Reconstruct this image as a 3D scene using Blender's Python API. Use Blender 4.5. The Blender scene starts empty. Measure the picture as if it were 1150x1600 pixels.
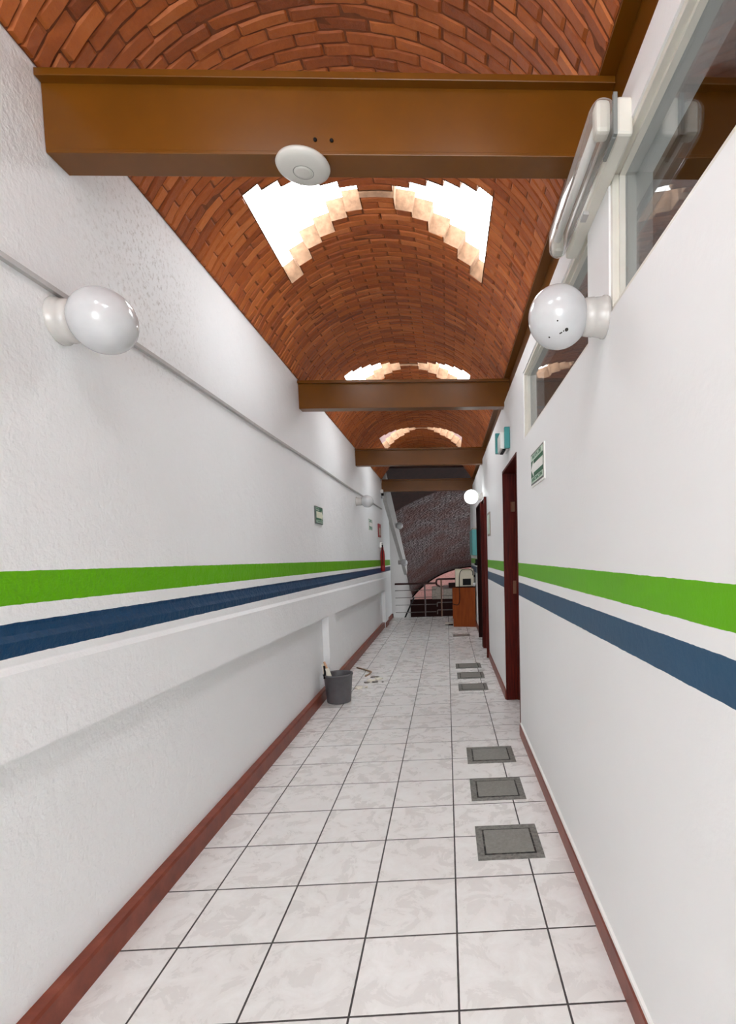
import bpy, math, random
from mathutils import Vector, Matrix
random.seed(11)
PI = math.pi
C = bpy.context.scene.collection
SC = bpy.context.scene

# ------------------------------------------------------------------ materials
def new_mat(name, col=(.8, .8, .8), rough=.5, spec=.5, metal=0.0, coat=0.0):
    m = bpy.data.materials.new(name); m.use_nodes = True
    b = m.node_tree.nodes['Principled BSDF']
    b.inputs['Base Color'].default_value = (*col, 1)
    b.inputs['Roughness'].default_value = rough
    b.inputs['Specular IOR Level'].default_value = spec
    b.inputs['Metallic'].default_value = metal
    b.inputs['Coat Weight'].default_value = coat
    return m

class NT:
    def __init__(s, m): s.t = m.node_tree; s.n = s.t.nodes; s.b = s.n['Principled BSDF']
    def add(s, typ, **kw):
        n = s.n.new(typ)
        for k, v in kw.items(): setattr(n, k, v)
        return n
    def link(s, a, b): s.t.links.new(a, b)
    def coords(s, scale=(1, 1, 1), which='Object'):
        tc = s.add('ShaderNodeTexCoord'); mp = s.add('ShaderNodeMapping')
        mp.inputs['Scale'].default_value = scale
        s.link(tc.outputs[which], mp.inputs['Vector']); return mp.outputs['Vector']
    def noise(s, vec, scale, detail=4, rough=.55):
        n = s.add('ShaderNodeTexNoise'); n.inputs['Scale'].default_value = scale
        n.inputs['Detail'].default_value = detail; n.inputs['Roughness'].default_value = rough
        s.link(vec, n.inputs['Vector']); return n.outputs['Fac']
    def ramp(s, fac, stops):
        r = s.add('ShaderNodeValToRGB'); e = r.color_ramp.elements
        while len(e) < len(stops): e.new(.5)
        for k, (p, c) in enumerate(stops):
            e[k].position = p; e[k].color = (*c, 1) if len(c) == 3 else c
        s.link(fac, r.inputs['Fac']); return r.outputs['Color']
    def math(s, op, a, b=None, clamp=False):
        n = s.add('ShaderNodeMath', operation=op); n.use_clamp = clamp
        for k, v in ((0, a), (1, b)):
            if v is None: continue
            if isinstance(v, (int, float)): n.inputs[k].default_value = v
            else: s.link(v, n.inputs[k])
        return n.outputs[0]
    def mix(s, fac, a, b, mode='MIX'):
        n = s.add('ShaderNodeMix', data_type='RGBA', blend_type=mode)
        if isinstance(fac, (int, float)): n.inputs[0].default_value = fac
        else: s.link(fac, n.inputs[0])
        for k, v in ((6, a), (7, b)):
            if isinstance(v, tuple): n.inputs[k].default_value = (*v, 1)
            else: s.link(v, n.inputs[k])
        return n.outputs[2]
    def bump(s, h, strength=.3, dist=.01):
        n = s.add('ShaderNodeBump'); n.inputs['Strength'].default_value = strength
        n.inputs['Distance'].default_value = dist
        s.link(h, n.inputs['Height']); s.link(n.outputs['Normal'], s.b.inputs['Normal'])
    def col(s, c): s.link(c, s.b.inputs['Base Color'])

def simple(name, col, rough=.5, var=.08, scale=20, bump=.0, spec=.5, coat=0.0, metal=0.0):
    m = new_mat(name, col, rough, spec, metal, coat); t = NT(m)
    v = t.coords(); f = t.noise(v, scale)
    lo = tuple(c * (1 - var) for c in col); hi = tuple(min(1, c * (1 + var)) for c in col)
    t.col(t.ramp(f, [(.3, lo), (.7, hi)]))
    if bump: t.bump(f, bump, .004)
    return m

WHITE_WALL = (.835, .845, .85)
def wall_mat(name, lines, green, blue, rough_bump, ylim, stain_and_shade=False, WHITE_WALL=WHITE_WALL):
    """stucco paint with two painted stripes; lines: (z at y=0, slope) of green top, green bottom, blue top, blue bottom"""
    m = new_mat(name, WHITE_WALL, .55, .22); t = NT(m)
    v = t.coords(); sep = t.add('ShaderNodeSeparateXYZ'); t.link(v, sep.inputs[0])
    y, z = sep.outputs['Y'], sep.outputs['Z']
    wob = t.math('MULTIPLY', t.math('SUBTRACT', t.noise(v, 22, 3), .5), .005)
    zz = t.math('ADD', z, wob)
    inside = t.math('LESS_THAN', y, ylim)
    c = None
    big = t.noise(v, 1.3, 5, .6)
    base = t.ramp(big, [(.25, tuple(k * .965 for k in WHITE_WALL)), (.7, WHITE_WALL)])
    if stain_and_shade:
        # grime plus painted pit shading on the coarse plaster near the first beam
        d = t.add('ShaderNodeVectorMath', operation='DISTANCE'); t.link(v, d.inputs[0]); d.inputs[1].default_value = (-1.22, .85, 2.62)
        near = t.math('SUBTRACT', 1.0, t.math('MULTIPLY', d.outputs['Value'], 1.7), True)
        sp = t.ramp(t.noise(v, 55, 6, .7), [(.52, (0, 0, 0)), (.68, (1, 1, 1))])
        k = t.math('MULTIPLY', t.math('MULTIPLY', near, .95), sp)
        base = t.mix(k, base, (.42, .39, .36))
        sc = t.ramp(t.noise(t.coords((1, .6, 1)), 9, 8, .75), [(.64, (0, 0, 0)), (.74, (1, 1, 1))])
        base = t.mix(t.math('MULTIPLY', sc, .10), base, (.5, .48, .45))
    c = base; gl = None
    for (a, b), colr in ((lines[0:2], green), (lines[2:4], blue)):
        top = t.math('ADD', t.math('MULTIPLY', y, a[1]), a[0]); bot = t.math('ADD', t.math('MULTIPLY', y, b[1]), b[0])
        k = t.math('MULTIPLY', t.math('LESS_THAN', zz, top), t.math('GREATER_THAN', zz, bot))
        k = t.math('MULTIPLY', k, inside)
        c = t.mix(k, c, colr); gl = k if gl is None else t.math('ADD', gl, k)
    t.col(c); t.link(t.math('SUBTRACT', .55, t.math('MULTIPLY', gl, .22)), t.b.inputs['Roughness'])
    h = t.math('ADD', t.noise(v, 38, 8, .62), t.math('MULTIPLY', t.noise(v, 7, 4), 1.6))
    t.bump(h, rough_bump, .012)
    return m

M = {}
GREEN = (.115, .40, .001); BLUE_L = (.004, .042, .110); BLUE_R = (.022, .075, .145)
M['wall_l'] = wall_mat('stucco_with_stripes', [(1.372, -.0105), (1.277, -.0127), (1.226, -.0100), (1.135, -.0098)], GREEN, BLUE_L, .5, 10.1, True)
M['wall_r'] = wall_mat('smooth_paint_with_stripes', [(1.322, -.006), (1.231, -.007), (1.181, -.007), (1.087, -.0085)], GREEN, BLUE_R, .10, 10.1, False, (.79, .797, .80))
M['plaster'] = simple('white_plaster', (.80, .79, .77), .6, .04, 6, .15)
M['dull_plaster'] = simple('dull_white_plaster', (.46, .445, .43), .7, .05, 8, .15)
M['grey_plaster'] = simple('grey_plaster', (.52, .49, .48), .8, .10, 30, .3)
M['cream_frame'] = simple('cream_enamel', (.66, .64, .57), .35, .05, 8)
M['beam'] = simple('brown_gloss_paint', (.138, .047, .003), .30, .10, 7, .05, .32)
M['wood_red'] = new_mat('dark_red_wood', (.10, .012, .008), .45, .12)
t = NT(M['wood_red']); f = t.noise(t.coords((14, 14, .9)), 5, 6, .6)
t.col(t.ramp(f, [(.3, (.035, .003, .0018)), (.55, (.082, .0065, .003)), (.8, (.135, .016, .006))])); t.bump(f, .08, .003)
M['wood_dark'] = new_mat('dark_brown_wood', (.03, .008, .006), .8, .12)
t = NT(M['wood_dark']); f = t.noise(t.coords((14, 14, .9)), 5, 6, .6)
t.col(t.ramp(f, [(.3, (.010, .003, .0025)), (.8, (.028, .006, .005))]))
M['desk'] = new_mat('orange_wood_veneer', (.24, .07, .012), .5, .15)
t = NT(M['desk']); f = t.noise(t.coords((9, 9, .8)), 4, 5, .6)
t.col(t.ramp(f, [(.3, (.19, .036, .005)), (.7, (.27, .060, .009))]))
M['skirt'] = new_mat('red_brown_tile', (.19, .045, .022), .38, .35)
t = NT(M['skirt']); v = t.coords(); f = t.noise(v, 9, 6, .65)
t.col(t.ramp(f, [(.28, (.12, .020, .010)), (.55, (.20, .040, .018)), (.8, (.29, .078, .040))])); t.bump(f, .1, .004)
M['white_plastic'] = simple('white_plastic', (.80, .80, .78), .3, .03, 5)
M['porcelain'] = simple('aged_white_lamp_base', (.52, .505, .48), .25, .08, 12)
M['trunking'] = simple('grey_white_trunking', (.40, .39, .38), .4, .1, 15)
M['gasket'] = simple('grey_rubber', (.19, .20, .19), .6, .05, 10)
M['chrome'] = simple('worn_metal', (.5, .48, .45), .3, .1, 20, 0, .5, 0, .9)
M['black'] = simple('black_plastic', (.006, .006, .007), .6, .2, 10, 0, .15)
M['teal'] = simple('teal_plastic', (.030, .235, .235), .35, .08, 8)
M['sign_green'] = simple('sign_green', (.012, .12, .060), .4, .15, 30)
M['sign_pale'] = simple('sign_pale_green', (.50, .62, .52), .4, .08, 30)
M['sign_white'] = simple('sign_white', (.80, .80, .77), .4, .04, 30)
M['sign_cream'] = simple('sign_cream', (.72, .72, .56), .4, .06, 30)
M['sign_edge'] = simple('sign_grey_edge', (.13, .14, .13), .5, .1, 30)
M['ext_red'] = simple('extinguisher_red', (.30, .012, .012), .35, .1, 8)
M['bucket'] = simple('dark_grey_plastic', (.105, .100, .108), .45, .15, 18, .05)
M['tan_wood'] = simple('tan_wood', (.50, .29, .17), .6, .15, 25)
M['pale_scrap'] = simple('pale_scrap', (.78, .74, .64), .7, .05, 30)
M['brown_stick'] = simple('brown_stick', (.24, .15, .08), .7, .2, 30)
M['dark_scrap'] = simple('dark_scrap', (.12, .11, .10), .7, .2, 30)
M['beige'] = simple('beige_plastic', (.60, .55, .43), .45, .05, 10)
M['rail'] = simple('red_brown_rail', (.045, .009, .007), .35, .15, 12)
M['rail_post'] = simple('brown_post', (.15, .055, .02), .4, .15, 12)
M['rail_bar'] = simple('dull_rail_bar', (.16, .14, .13), .35, .15, 12)
M['pink'] = simple('pink_brick_wall', (.62, .35, .32), .8, .15, 22, .2)
M['block'] = simple('grey_block', (.30, .26, .22), .8, .2, 14, .3)

# opal globe; the near right-hand one has dark chips on it
def globe_mat(name, spots=(), glow=0):
    m = new_mat(name, (.80, .82, .84), .12, .5); t = NT(m)
    m.node_tree.nodes['Principled BSDF'].inputs['Subsurface Weight'].default_value = 0
    v = t.coords(); f = t.noise(v, 14, 3)
    c = t.ramp(f, [(.3, (.52, .53, .54)), (.7, (.58, .59, .60))])
    for (p, r) in spots:
        d = t.add('ShaderNodeVectorMath', operation='DISTANCE'); t.link(v, d.inputs[0]); d.inputs[1].default_value = p
        c = t.mix(t.math('LESS_THAN', d.outputs['Value'], r), c, (.03, .025, .02))
    t.col(c)
    if glow:
        t.b.inputs['Emission Color'].default_value = (.93, 1, .99, 1); t.b.inputs['Emission Strength'].default_value = glow
    return m
M['globe'] = globe_mat('opal_globe')
M['globe_on'] = globe_mat('opal_globe_lit', (), 4.5)

# floor tiles
m = new_mat('marbled_floor_tile', (.7, .68, .65), .2, .36); t = NT(m); T = .335
v = t.coords(); sep = t.add('ShaderNodeSeparateXYZ'); t.link(v, sep.inputs[0])
ux = t.math('DIVIDE', sep.outputs['X'], T); uy = t.math('DIVIDE', sep.outputs['Y'], T)
def edge(u):
    fr = t.math('FRACT', t.math('ADD', u, 100.0)); return t.math('MINIMUM', fr, t.math('SUBTRACT', 1.0, fr))
warp = t.math('MULTIPLY', t.math('SUBTRACT', t.noise(v, 30, 2), .5), .004)
e = t.math('ADD', t.math('MINIMUM', edge(ux), edge(uy)), warp)
grout = t.math('LESS_THAN', e, .0105)
cx_ = t.math('FLOOR', ux); cy_ = t.math('FLOOR', uy)
cmb = t.add('ShaderNodeCombineXYZ'); t.link(cx_, cmb.inputs[0]); t.link(cy_, cmb.inputs[1])
wn = t.add('ShaderNodeTexWhiteNoise', noise_dimensions='3D'); t.link(cmb.outputs[0], wn.inputs['Vector'])
off = t.add('ShaderNodeVectorMath', operation='MULTIPLY_ADD'); t.link(wn.outputs['Color'], off.inputs[0]); off.inputs[1].default_value = (9, 9, 9); t.link(v, off.inputs[2])
ns = t.add('ShaderNodeTexNoise'); ns.inputs['Scale'].default_value = 8.5; ns.inputs['Detail'].default_value = 10; ns.inputs['Roughness'].default_value = .66; ns.inputs['Distortion'].default_value = .6
t.link(off.outputs[0], ns.inputs['Vector'])
c = t.ramp(ns.outputs['Fac'], [(.28, (.675, .655, .64)), (.48, (.725, .71, .695)), (.66, (.79, .785, .775))])
c = t.mix(t.math('MULTIPLY', wn.outputs['Value'], .14), c, (.60, .56, .53))
dirt = t.ramp(t.noise(v, 16, 8, .75), [(.66, (0, 0, 0)), (.74, (1, 1, 1))])
c = t.mix(t.math('MULTIPLY', dirt, .28), c, (.25, .22, .2))
c = t.mix(grout, c, (.052, .046, .046)); t.col(c)
rr = t.math('ADD', t.math('MULTIPLY', grout, .5), t.math('MULTIPLY_ADD' if False else 'ADD', t.math('MULTIPLY', ns.outputs['Fac'], .16), .20))
t.link(rr, t.b.inputs['Roughness'])
hh = t.math('ADD', t.math('MULTIPLY', t.math('MINIMUM', e, .02), 50.0), t.math('MULTIPLY', ns.outputs['Fac'], .07))
t.bump(hh, .22, .004); M['floor'] = m

# floor plates
m = new_mat('grey_floor_plate', (.16, .155, .14), .35, .5); t = NT(m); v = t.coords()
f = t.noise(v, 60, 6, .7); g = t.noise(v, 9, 3)
c = t.ramp(f, [(.3, (.16, .155, .14)), (.6, (.235, .23, .21)), (.8, (.33, .32, .29))]); c = t.mix(t.math('MULTIPLY', g, .35), c, (.19, .185, .165)); t.col(c); t.bump(f, .3, .004); M['plate'] = m
m = new_mat('dark_plate_frame', (.10, .095, .085), .45, .5); t = NT(m); v = t.coords()
f = t.noise(v, 50, 7, .7); t.col(t.ramp(f, [(.33, (.075, .072, .064)), (.52, (.175, .17, .155)), (.75, (.25, .245, .225))])); t.bump(f, .3, .004); M['plate_frame'] = m
m = new_mat('black_plate_groove', (.03, .028, .025), .6, .3); t = NT(m); f = t.noise(t.coords(), 40, 7, .7)
t.col(t.ramp(f, [(.46, (.012, .011, .010)), (.66, (.13, .125, .11))])); M['groove'] = m

# bricks of the corridor vault
def brick_mat(name, cols, rough=.62):
    m = new_mat(name, cols[1], rough, .4); t = NT(m)
    a = t.add('ShaderNodeVertexColor', layer_name='tone'); sp = t.add('ShaderNodeSeparateColor'); t.link(a.outputs['Color'], sp.inputs[0])
    v = t.coords(); f = t.noise(v, 26, 7, .65)
    k = t.math('ADD', t.math('MULTIPLY', sp.outputs[0], .62), t.math('MULTIPLY', f, .45))
    t.col(t.ramp(k, [(.12, cols[0]), (.45, cols[1]), (.72, cols[2]), (1.0, cols[3])])); t.bump(t.noise(v, 60, 7, .7), .55, .006)
    return m
M['brick'] = brick_mat('terracotta_brick', [(.19, .040, .008), (.35, .082, .013), (.47, .130, .024), (.56, .19, .058)], .45)
M['mortar'] = simple('brown_mortar', (.17, .048, .014), .9, .25, 40, .3)
M['reveal'] = simple('cut_brick_edge', (.19, .112, .068), .9, .26, 30, .4, .1)

# grey brick over the stairs with dark brown blotches
m = new_mat('grey_brick_vault', (.3, .25, .24), .30, .6); t = NT(m)
uv = t.add('ShaderNodeTexCoord'); bt = t.add('ShaderNodeTexBrick'); t.link(uv.outputs['UV'], bt.inputs['Vector'])
bt.inputs['Scale'].default_value = 1; bt.inputs['Brick Width'].default_value = .27; bt.inputs['Row Height'].default_value = .11; bt.inputs['Mortar Size'].default_value = .016
bt.inputs['Color1'].default_value = (.17, .145, .15, 1); bt.inputs['Color2'].default_value = (.30, .285, .29, 1); bt.inputs['Mortar'].default_value = (.022, .012, .011, 1)
f = t.noise(t.coords(), 1.6, 7, .68)
c = t.mix(t.ramp(f, [(.42, (0, 0, 0)), (.58, (.85, .85, .85))]), bt.outputs['Color'], (.115, .045, .036)); t.col(c)
h = t.math('ADD', bt.outputs['Fac'], t.math('MULTIPLY', t.noise(t.coords(), 14, 4), -1.8)); 
t.bump(t.math('MULTIPLY', h, -1.0), 1.0, .045); M['grey_brick'] = m
M['dark_vault'] = simple('dark_brown_surface', (.035, .012, .009), .6, .3, 9, .3)  # plain dark brown for the near section of the stair vault and tympanum

def both_faces(nt, fr, ior):
    g = nt.nodes.new('ShaderNodeNewGeometry'); mm = nt.nodes.new('ShaderNodeMath'); mm.operation = 'MULTIPLY_ADD'
    mm.inputs[1].default_value = 1 / ior - ior; mm.inputs[2].default_value = ior
    nt.links.new(g.outputs['Backfacing'], mm.inputs[0]); nt.links.new(mm.outputs[0], fr.inputs['IOR'])
# glass that both reflects and lets the next room show through
m = bpy.data.materials.new('window_glass'); m.use_nodes = True; nt = m.node_tree; nt.nodes.clear()
o_ = nt.nodes.new('ShaderNodeOutputMaterial'); mx = nt.nodes.new('ShaderNodeMixShader'); tr = nt.nodes.new('ShaderNodeBsdfTransparent'); gl = nt.nodes.new('ShaderNodeBsdfGlossy'); fr = nt.nodes.new('ShaderNodeFresnel')
tr.inputs[0].default_value = (.80, .82, .82, 1); gl.inputs['Roughness'].default_value = .0; both_faces(nt, fr, 1.65)
nt.links.new(fr.outputs[0], mx.inputs[0]); nt.links.new(tr.outputs[0], mx.inputs[1]); nt.links.new(gl.outputs[0], mx.inputs[2]); nt.links.new(mx.outputs[0], o_.inputs[0])
M['glass'] = m
m = bpy.data.materials.new('clear_acrylic'); m.use_nodes = True; nt = m.node_tree; nt.nodes.clear()
o_ = nt.nodes.new('ShaderNodeOutputMaterial'); mx = nt.nodes.new('ShaderNodeMixShader'); tr = nt.nodes.new('ShaderNodeBsdfTransparent'); gl = nt.nodes.new('ShaderNodeBsdfPrincipled'); fr = nt.nodes.new('ShaderNodeFresnel')
tr.inputs[0].default_value = (.90, .90, .89, 1); gl.inputs['Roughness'].default_value = .12; gl.inputs['Base Color'].default_value = (.75, .75, .73, 1); both_faces(nt, fr, 1.45)
ad = nt.nodes.new('ShaderNodeMath'); ad.operation = 'ADD'; ad.inputs[1].default_value = .14; ad.use_clamp = True
nt.links.new(fr.outputs[0], ad.inputs[0]); nt.links.new(ad.outputs[0], mx.inputs[0]); nt.links.new(tr.outputs[0], mx.inputs[1]); nt.links.new(gl.outputs[0], mx.inputs[2]); nt.links.new(mx.outputs[0], o_.inputs[0])
M['acrylic'] = m

# ------------------------------------------------------------------ mesh building
class MB:
    def __init__(s): s.v = []; s.f = []; s.mi = []; s.sm = []
    def add(s, vs, fs, mi=0, smooth=False):
        b = len(s.v); s.v += [tuple(p) for p in vs]
        for f in fs: s.f.append(tuple(b + k for k in f)); s.mi.append(mi); s.sm.append(smooth)
        return s
    def box(s, x0, x1, y0, y1, z0, z1, mi=0, bev=0.0):
        if bev <= 0:
            vs = [(x, y, z) for x in (x0, x1) for y in (y0, y1) for z in (z0, z1)]
            return s.add(vs, [(0, 1, 3, 2), (4, 6, 7, 5), (0, 4, 5, 1), (2, 3, 7, 6), (0, 2, 6, 4), (1, 5, 7, 3)], mi)
        import bmesh
        bm = bmesh.new(); bmesh.ops.create_cube(bm, size=1)
        for p in bm.verts: p.co = Vector(((x0 + x1) / 2 + p.co.x * (x1 - x0), (y0 + y1) / 2 + p.co.y * (y1 - y0), (z0 + z1) / 2 + p.co.z * (z1 - z0)))
        bmesh.ops.bevel(bm, geom=bm.edges[:], offset=bev, segments=2, profile=.5, affect='EDGES')
        bm.verts.index_update(); s.add([p.co[:] for p in bm.verts], [tuple(q.index for q in f.verts) for f in bm.faces], mi); bm.free(); return s
    def hexa(s, bot, top, mi=0):
        return s.add(list(bot) + list(top), [(3, 2, 1, 0), (4, 5, 6, 7), (0, 1, 5, 4), (1, 2, 6, 5), (2, 3, 7, 6), (3, 0, 4, 7)], mi)
    def prism(s, pts, a, b, axis='y', mi=0):
        """closed outline pts (two coords) swept between a and b along axis"""
        def P(p, k): return (p[0], k, p[1]) if axis == 'y' else ((k, p[0], p[1]) if axis == 'x' else (p[0], p[1], k))
        n = len(pts); vs = [P(p, a) for p in pts] + [P(p, b) for p in pts]
        fs = [(k, (k + 1) % n, n + (k + 1) % n, n + k) for k in range(n)] + [tuple(range(n - 1, -1, -1)), tuple(range(n, 2 * n))]
        return s.add(vs, fs, mi)
    def loft(s, A, B, mi=0, caps=True):
        n = len(A); fs = [(k, (k + 1) % n, n + (k + 1) % n, n + k) for k in range(n)]
        if caps: fs += [tuple(range(n - 1, -1, -1)), tuple(range(n, 2 * n))]
        return s.add(list(A) + list(B), fs, mi)
    def lathe(s, prof, o=(0, 0, 0), axis=(0, 0, 1), n=32, mi=0, smooth=True):
        ax = Vector(axis).normalized(); q = ax.to_track_quat('Z', 'Y').to_matrix(); o = Vector(o)
        vs = []; 
        for (r, h) in prof:
            for k in range(n):
                a = 2 * PI * k / n; vs.append(o + q @ Vector((r * math.cos(a), r * math.sin(a), h)))
        fs = []
        for j in range(len(prof) - 1):
            for k in range(n):
                fs.append((j * n + k, j * n + (k + 1) % n, (j + 1) * n + (k + 1) % n, (j + 1) * n + k))
        if prof[0][0] > 1e-6: fs.append(tuple(range(n - 1, -1, -1)))
        if prof[-1][0] > 1e-6: fs.append(tuple((len(prof) - 1) * n + k for k in range(n)))
        return s.add(vs, fs, mi, smooth)
    def tube(s, path, r, n=8, mi=0):
        P = [Vector(p) for p in path]; vs = []; up = None
        for k, p in enumerate(P):
            d = (P[min(k + 1, len(P) - 1)] - P[max(k - 1, 0)]).normalized()
            if up is None: up = d.orthogonal().normalized()
            up = (up - d * up.dot(d)); up = up.normalized() if up.length > 1e-6 else d.orthogonal().normalized()
            w = d.cross(up)
            for j in range(n):
                a = 2 * PI * j / n; vs.append(p + r * (math.cos(a) * up + math.sin(a) * w))
        fs = [(k * n + j, k * n + (j + 1) % n, (k + 1) * n + (j + 1) % n, (k + 1) * n + j) for k in range(len(P) - 1) for j in range(n)]
        fs += [tuple(range(n - 1, -1, -1)), tuple((len(P) - 1) * n + j for j in range(n))]
        return s.add(vs, fs, mi, True)
    def sphere(s, c, r, mi=0, nu=40, nv=24, sx=1, sy=1, sz=1):
        prof = [(r * math.sin(PI * k / nv), -r * math.cos(PI * k / nv)) for k in range(nv + 1)]
        b = len(s.v); s.lathe([(max(p, 1e-5), h) for p, h in prof], (0, 0, 0), (0, 0, 1), nu, mi)
        for k in range(b, len(s.v)):
            x, y, z = s.v[k]; s.v[k] = (c[0] + x * sx, c[1] + y * sy, c[2] + z * sz)
        return s

def link(name, mb, mats, parent=None, origin=None):
    me = bpy.data.meshes.new(name)
    off = Vector(origin) if origin is not None else (Vector(parent.location) if parent is not None and parent.parent is None else Vector((0, 0, 0)))
    if parent is not None and parent.parent is not None:
        q = parent
        while q is not None: off = off + Vector(q.location); q = q.parent
    me.from_pydata([tuple(Vector(p) - off) for p in mb.v], [], mb.f); 
    for m_ in (mats if isinstance(mats, (list, tuple)) else [mats]): me.materials.append(m_)
    for p, mi, sm in zip(me.polygons, mb.mi, mb.sm): p.material_index = mi; p.use_smooth = sm
    me.update()
    import bmesh
    bm = bmesh.new(); bm.from_mesh(me); bmesh.ops.recalc_face_normals(bm, faces=bm.faces[:]); bm.to_mesh(me); bm.free()
    o = bpy.data.objects.new(name, me); C.objects.link(o)
    if parent is not None: o.parent = parent
    elif origin is not None: o.location = origin
    return o
def part(name, mb, mats, parent, label=None):
    o = link(name, mb, mats, parent)
    if label: o['label'] = label
    return o
def thing(name, label, cat, loc, group=None):
    o = bpy.data.objects.new(name, None); C.objects.link(o); o.location = loc; o.empty_display_size = .05
    o['label'] = label; o['category'] = cat
    if group: o['group'] = group
    return o
def solo(name, mb, mats, label, cat, origin, group=None):
    o = link(name, mb, mats, None, origin); o['label'] = label; o['category'] = cat
    if group: o['group'] = group
    return o
def struct(name, mb, mats, parent=None):
    o = link(name, mb, mats, parent)
    if parent is None: o['kind'] = 'structure'
    return o
def sempty(name, loc):
    o = bpy.data.objects.new(name, None); C.objects.link(o); o.location = loc; o['kind'] = 'structure'; return o

def text_part(name, body, size, width, centre, xdir, normal, mat, parent, thick=.0006):
    cu = bpy.data.curves.new(name, 'FONT'); cu.body = body; cu.size = size; cu.align_x = 'CENTER'; cu.align_y = 'CENTER'; cu.extrude = thick
    tmp = bpy.data.objects.new(name + '_tmp', cu); C.objects.link(tmp)
    dg = bpy.context.evaluated_depsgraph_get(); dg.update(); me = bpy.data.meshes.new_from_object(tmp.evaluated_get(dg))
    bpy.data.objects.remove(tmp); bpy.data.curves.remove(cu)
    xs = [p.co.x for p in me.vertices]; k = width / (max(xs) - min(xs))
    X = Vector(xdir); Nn = Vector(normal); Y = Nn.cross(X); c = Vector(centre) - Vector(parent.location)
    for p in me.vertices: p.co = c + X * (p.co.x * k) + Y * p.co.y + Nn * p.co.z
    me.materials.clear(); me.materials.append(mat); me.update()
    o = bpy.data.objects.new(name, me); C.objects.link(o); o.parent = parent; return o

# ------------------------------------------------------------------ setting
XL, XR = -1.222, .528
SL = -.0105                                   # the roof line falls slightly towards the stairs
Y0, Y1 = -5.2, 10.15
struct('floor', MB().box(-1.5, XR + .9, Y0 - .1, 10.17, -.25, 0), M['floor'])

# left wall: upper wall, projecting ledge, recessed panels, piers
mb = MB()
def zl(z, s, y): return z + s * y
def lwall(y0, y1, prof):
    A = [(x, y0, z + s * y0) for x, z, s in prof]; B = [(x, y1, z + s * y1) for x, z, s in prof]
    mb.loft(A, B)
back = -1.55
upper = [(back, 2.99, SL), (XL, 2.99, SL), (XL, 1.214, -.0115), (-1.202, 1.176, -.0135), (-1.204, 1.110, -.0183), (-1.198, 1.105, -.0185), (-1.186, 1.092, -.0187)]
led = upper + [(-1.186, .863, -.0187), (-1.250, .863, -.0187), (back, .863, -.0187)]
lwall(Y0, 9.1, led)
lwall(9.1, Y1, [(back, 2.99, SL), (XL, 2.99, SL), (XL, 0, 0), (back, 0, 0)])
lwall(Y0, 3.79, [(back, .863, -.0187), (-1.250, .863, -.0187), (-1.250, 0, 0), (back, 0, 0)])
lwall(3.79, 4.11, [(back, .863, -.0187), (-1.186, .863, -.0187), (-1.186, 0, 0), (back, 0, 0)])
lwall(4.11, 8.68, [(back, .863, -.0187), (-1.250, .863, -.0187), (-1.250, 0, 0), (back, 0, 0)])
lwall(8.68, 9.1, [(back, .863, -.0187), (-1.186, .863, -.0187), (-1.186, 0, 0), (back, 0, 0)])
struct('wall_left', mb, M['wall_l'])

# right wall with window and door openings
def wall_grid(mb, ys, zs, solid, x0, x1):
    for a, b in zip(ys, ys[1:]):
        run = None
        for c, d in list(zip(zs, zs[1:])) + [(None, None)]:
            ok = c is not None and solid((a + b) / 2, (c + d) / 2)
            if ok and run is None: run = [c, d]
            elif ok: run[1] = d
            elif run: mb.box(x0, x1, a, b, run[0], run[1]); run = None
WIN = [(-2.9, .18), (.43, 2.05)]; WZ = (2.13, 2.558)
DOORS = [(2.43, 3.42, 2.12), (5.42, 6.15, 2.10), (6.24, 7.15, 2.10)]
def solid(y, z):
    for a, b in WIN:
        if a < y < b and WZ[0] < z < WZ[1]: return False
    for a, b, h in DOORS:
        if a < y < b and z < h: return False
    return True
mb = MB(); wall_grid(mb, [Y0, -2.9, .18, .43, 2.05, 2.43, 3.42, 5.42, 6.15, 6.24, 7.15, Y1], [0, 2.10, 2.12, 2.13, 2.558, 2.675], solid, XR, XR + .14)
# the top of the wall follows the roof line down
struct('wall_right', mb, M['wall_r'])

# the wall behind the camera with an unseen opening added for fill light
mb = MB(); wall = M['plaster']
mb.box(back, -1.2, Y0 - .15, Y0, 0, 3.5).box(.50, XR + .14, Y0 - .15, Y0, 0, 3.5).box(-1.2, .50, Y0 - .15, Y0, 2.85, 3.5).box(-1.2, .50, Y0 - .15, Y0, 0, .8)
struct('wall_back', mb, wall)

# brick vault with stepped skylights, built brick by brick
VX, R_, ZC = -.347, .986, 2.446
SM = math.asin(.869 / R_) * R_
SKY = [-4.0, -1.25, 1.62, 4.30, 7.07]
def hole(s, y):
    a = abs(s)
    if a > .705 or a < .02: return False
    for c in SKY:
        if c - .46 * a < y < c + .86 * a and y > c - .40: return True
    return False
def vp(s, y, r): a = s / R_; return (VX + r * math.sin(a), y, ZC + SL * y + r * math.cos(a))
NC = 22; DS = 2 * SM / NC; DY = .0505; NR = int((8.96 - Y0) / DY) + 1
S = [-SM + k * DS for k in range(NC + 1)]
def yr(j): return Y0 + j * DY
cell = [[not hole((S[k] + S[k + 1]) / 2, yr(j + .5)) for k in range(NC)] for j in range(NR)]
def ok(j, k): return 0 <= j < NR and 0 <= k < NC and cell[j][k]
mb = MB(); tone = []
def face4(ps, mi, tn):
    mb.add(ps, [(0, 1, 2, 3)], mi); tone.extend([tn] * 4)
RI, RO = R_ + .006, R_ + .118
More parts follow.
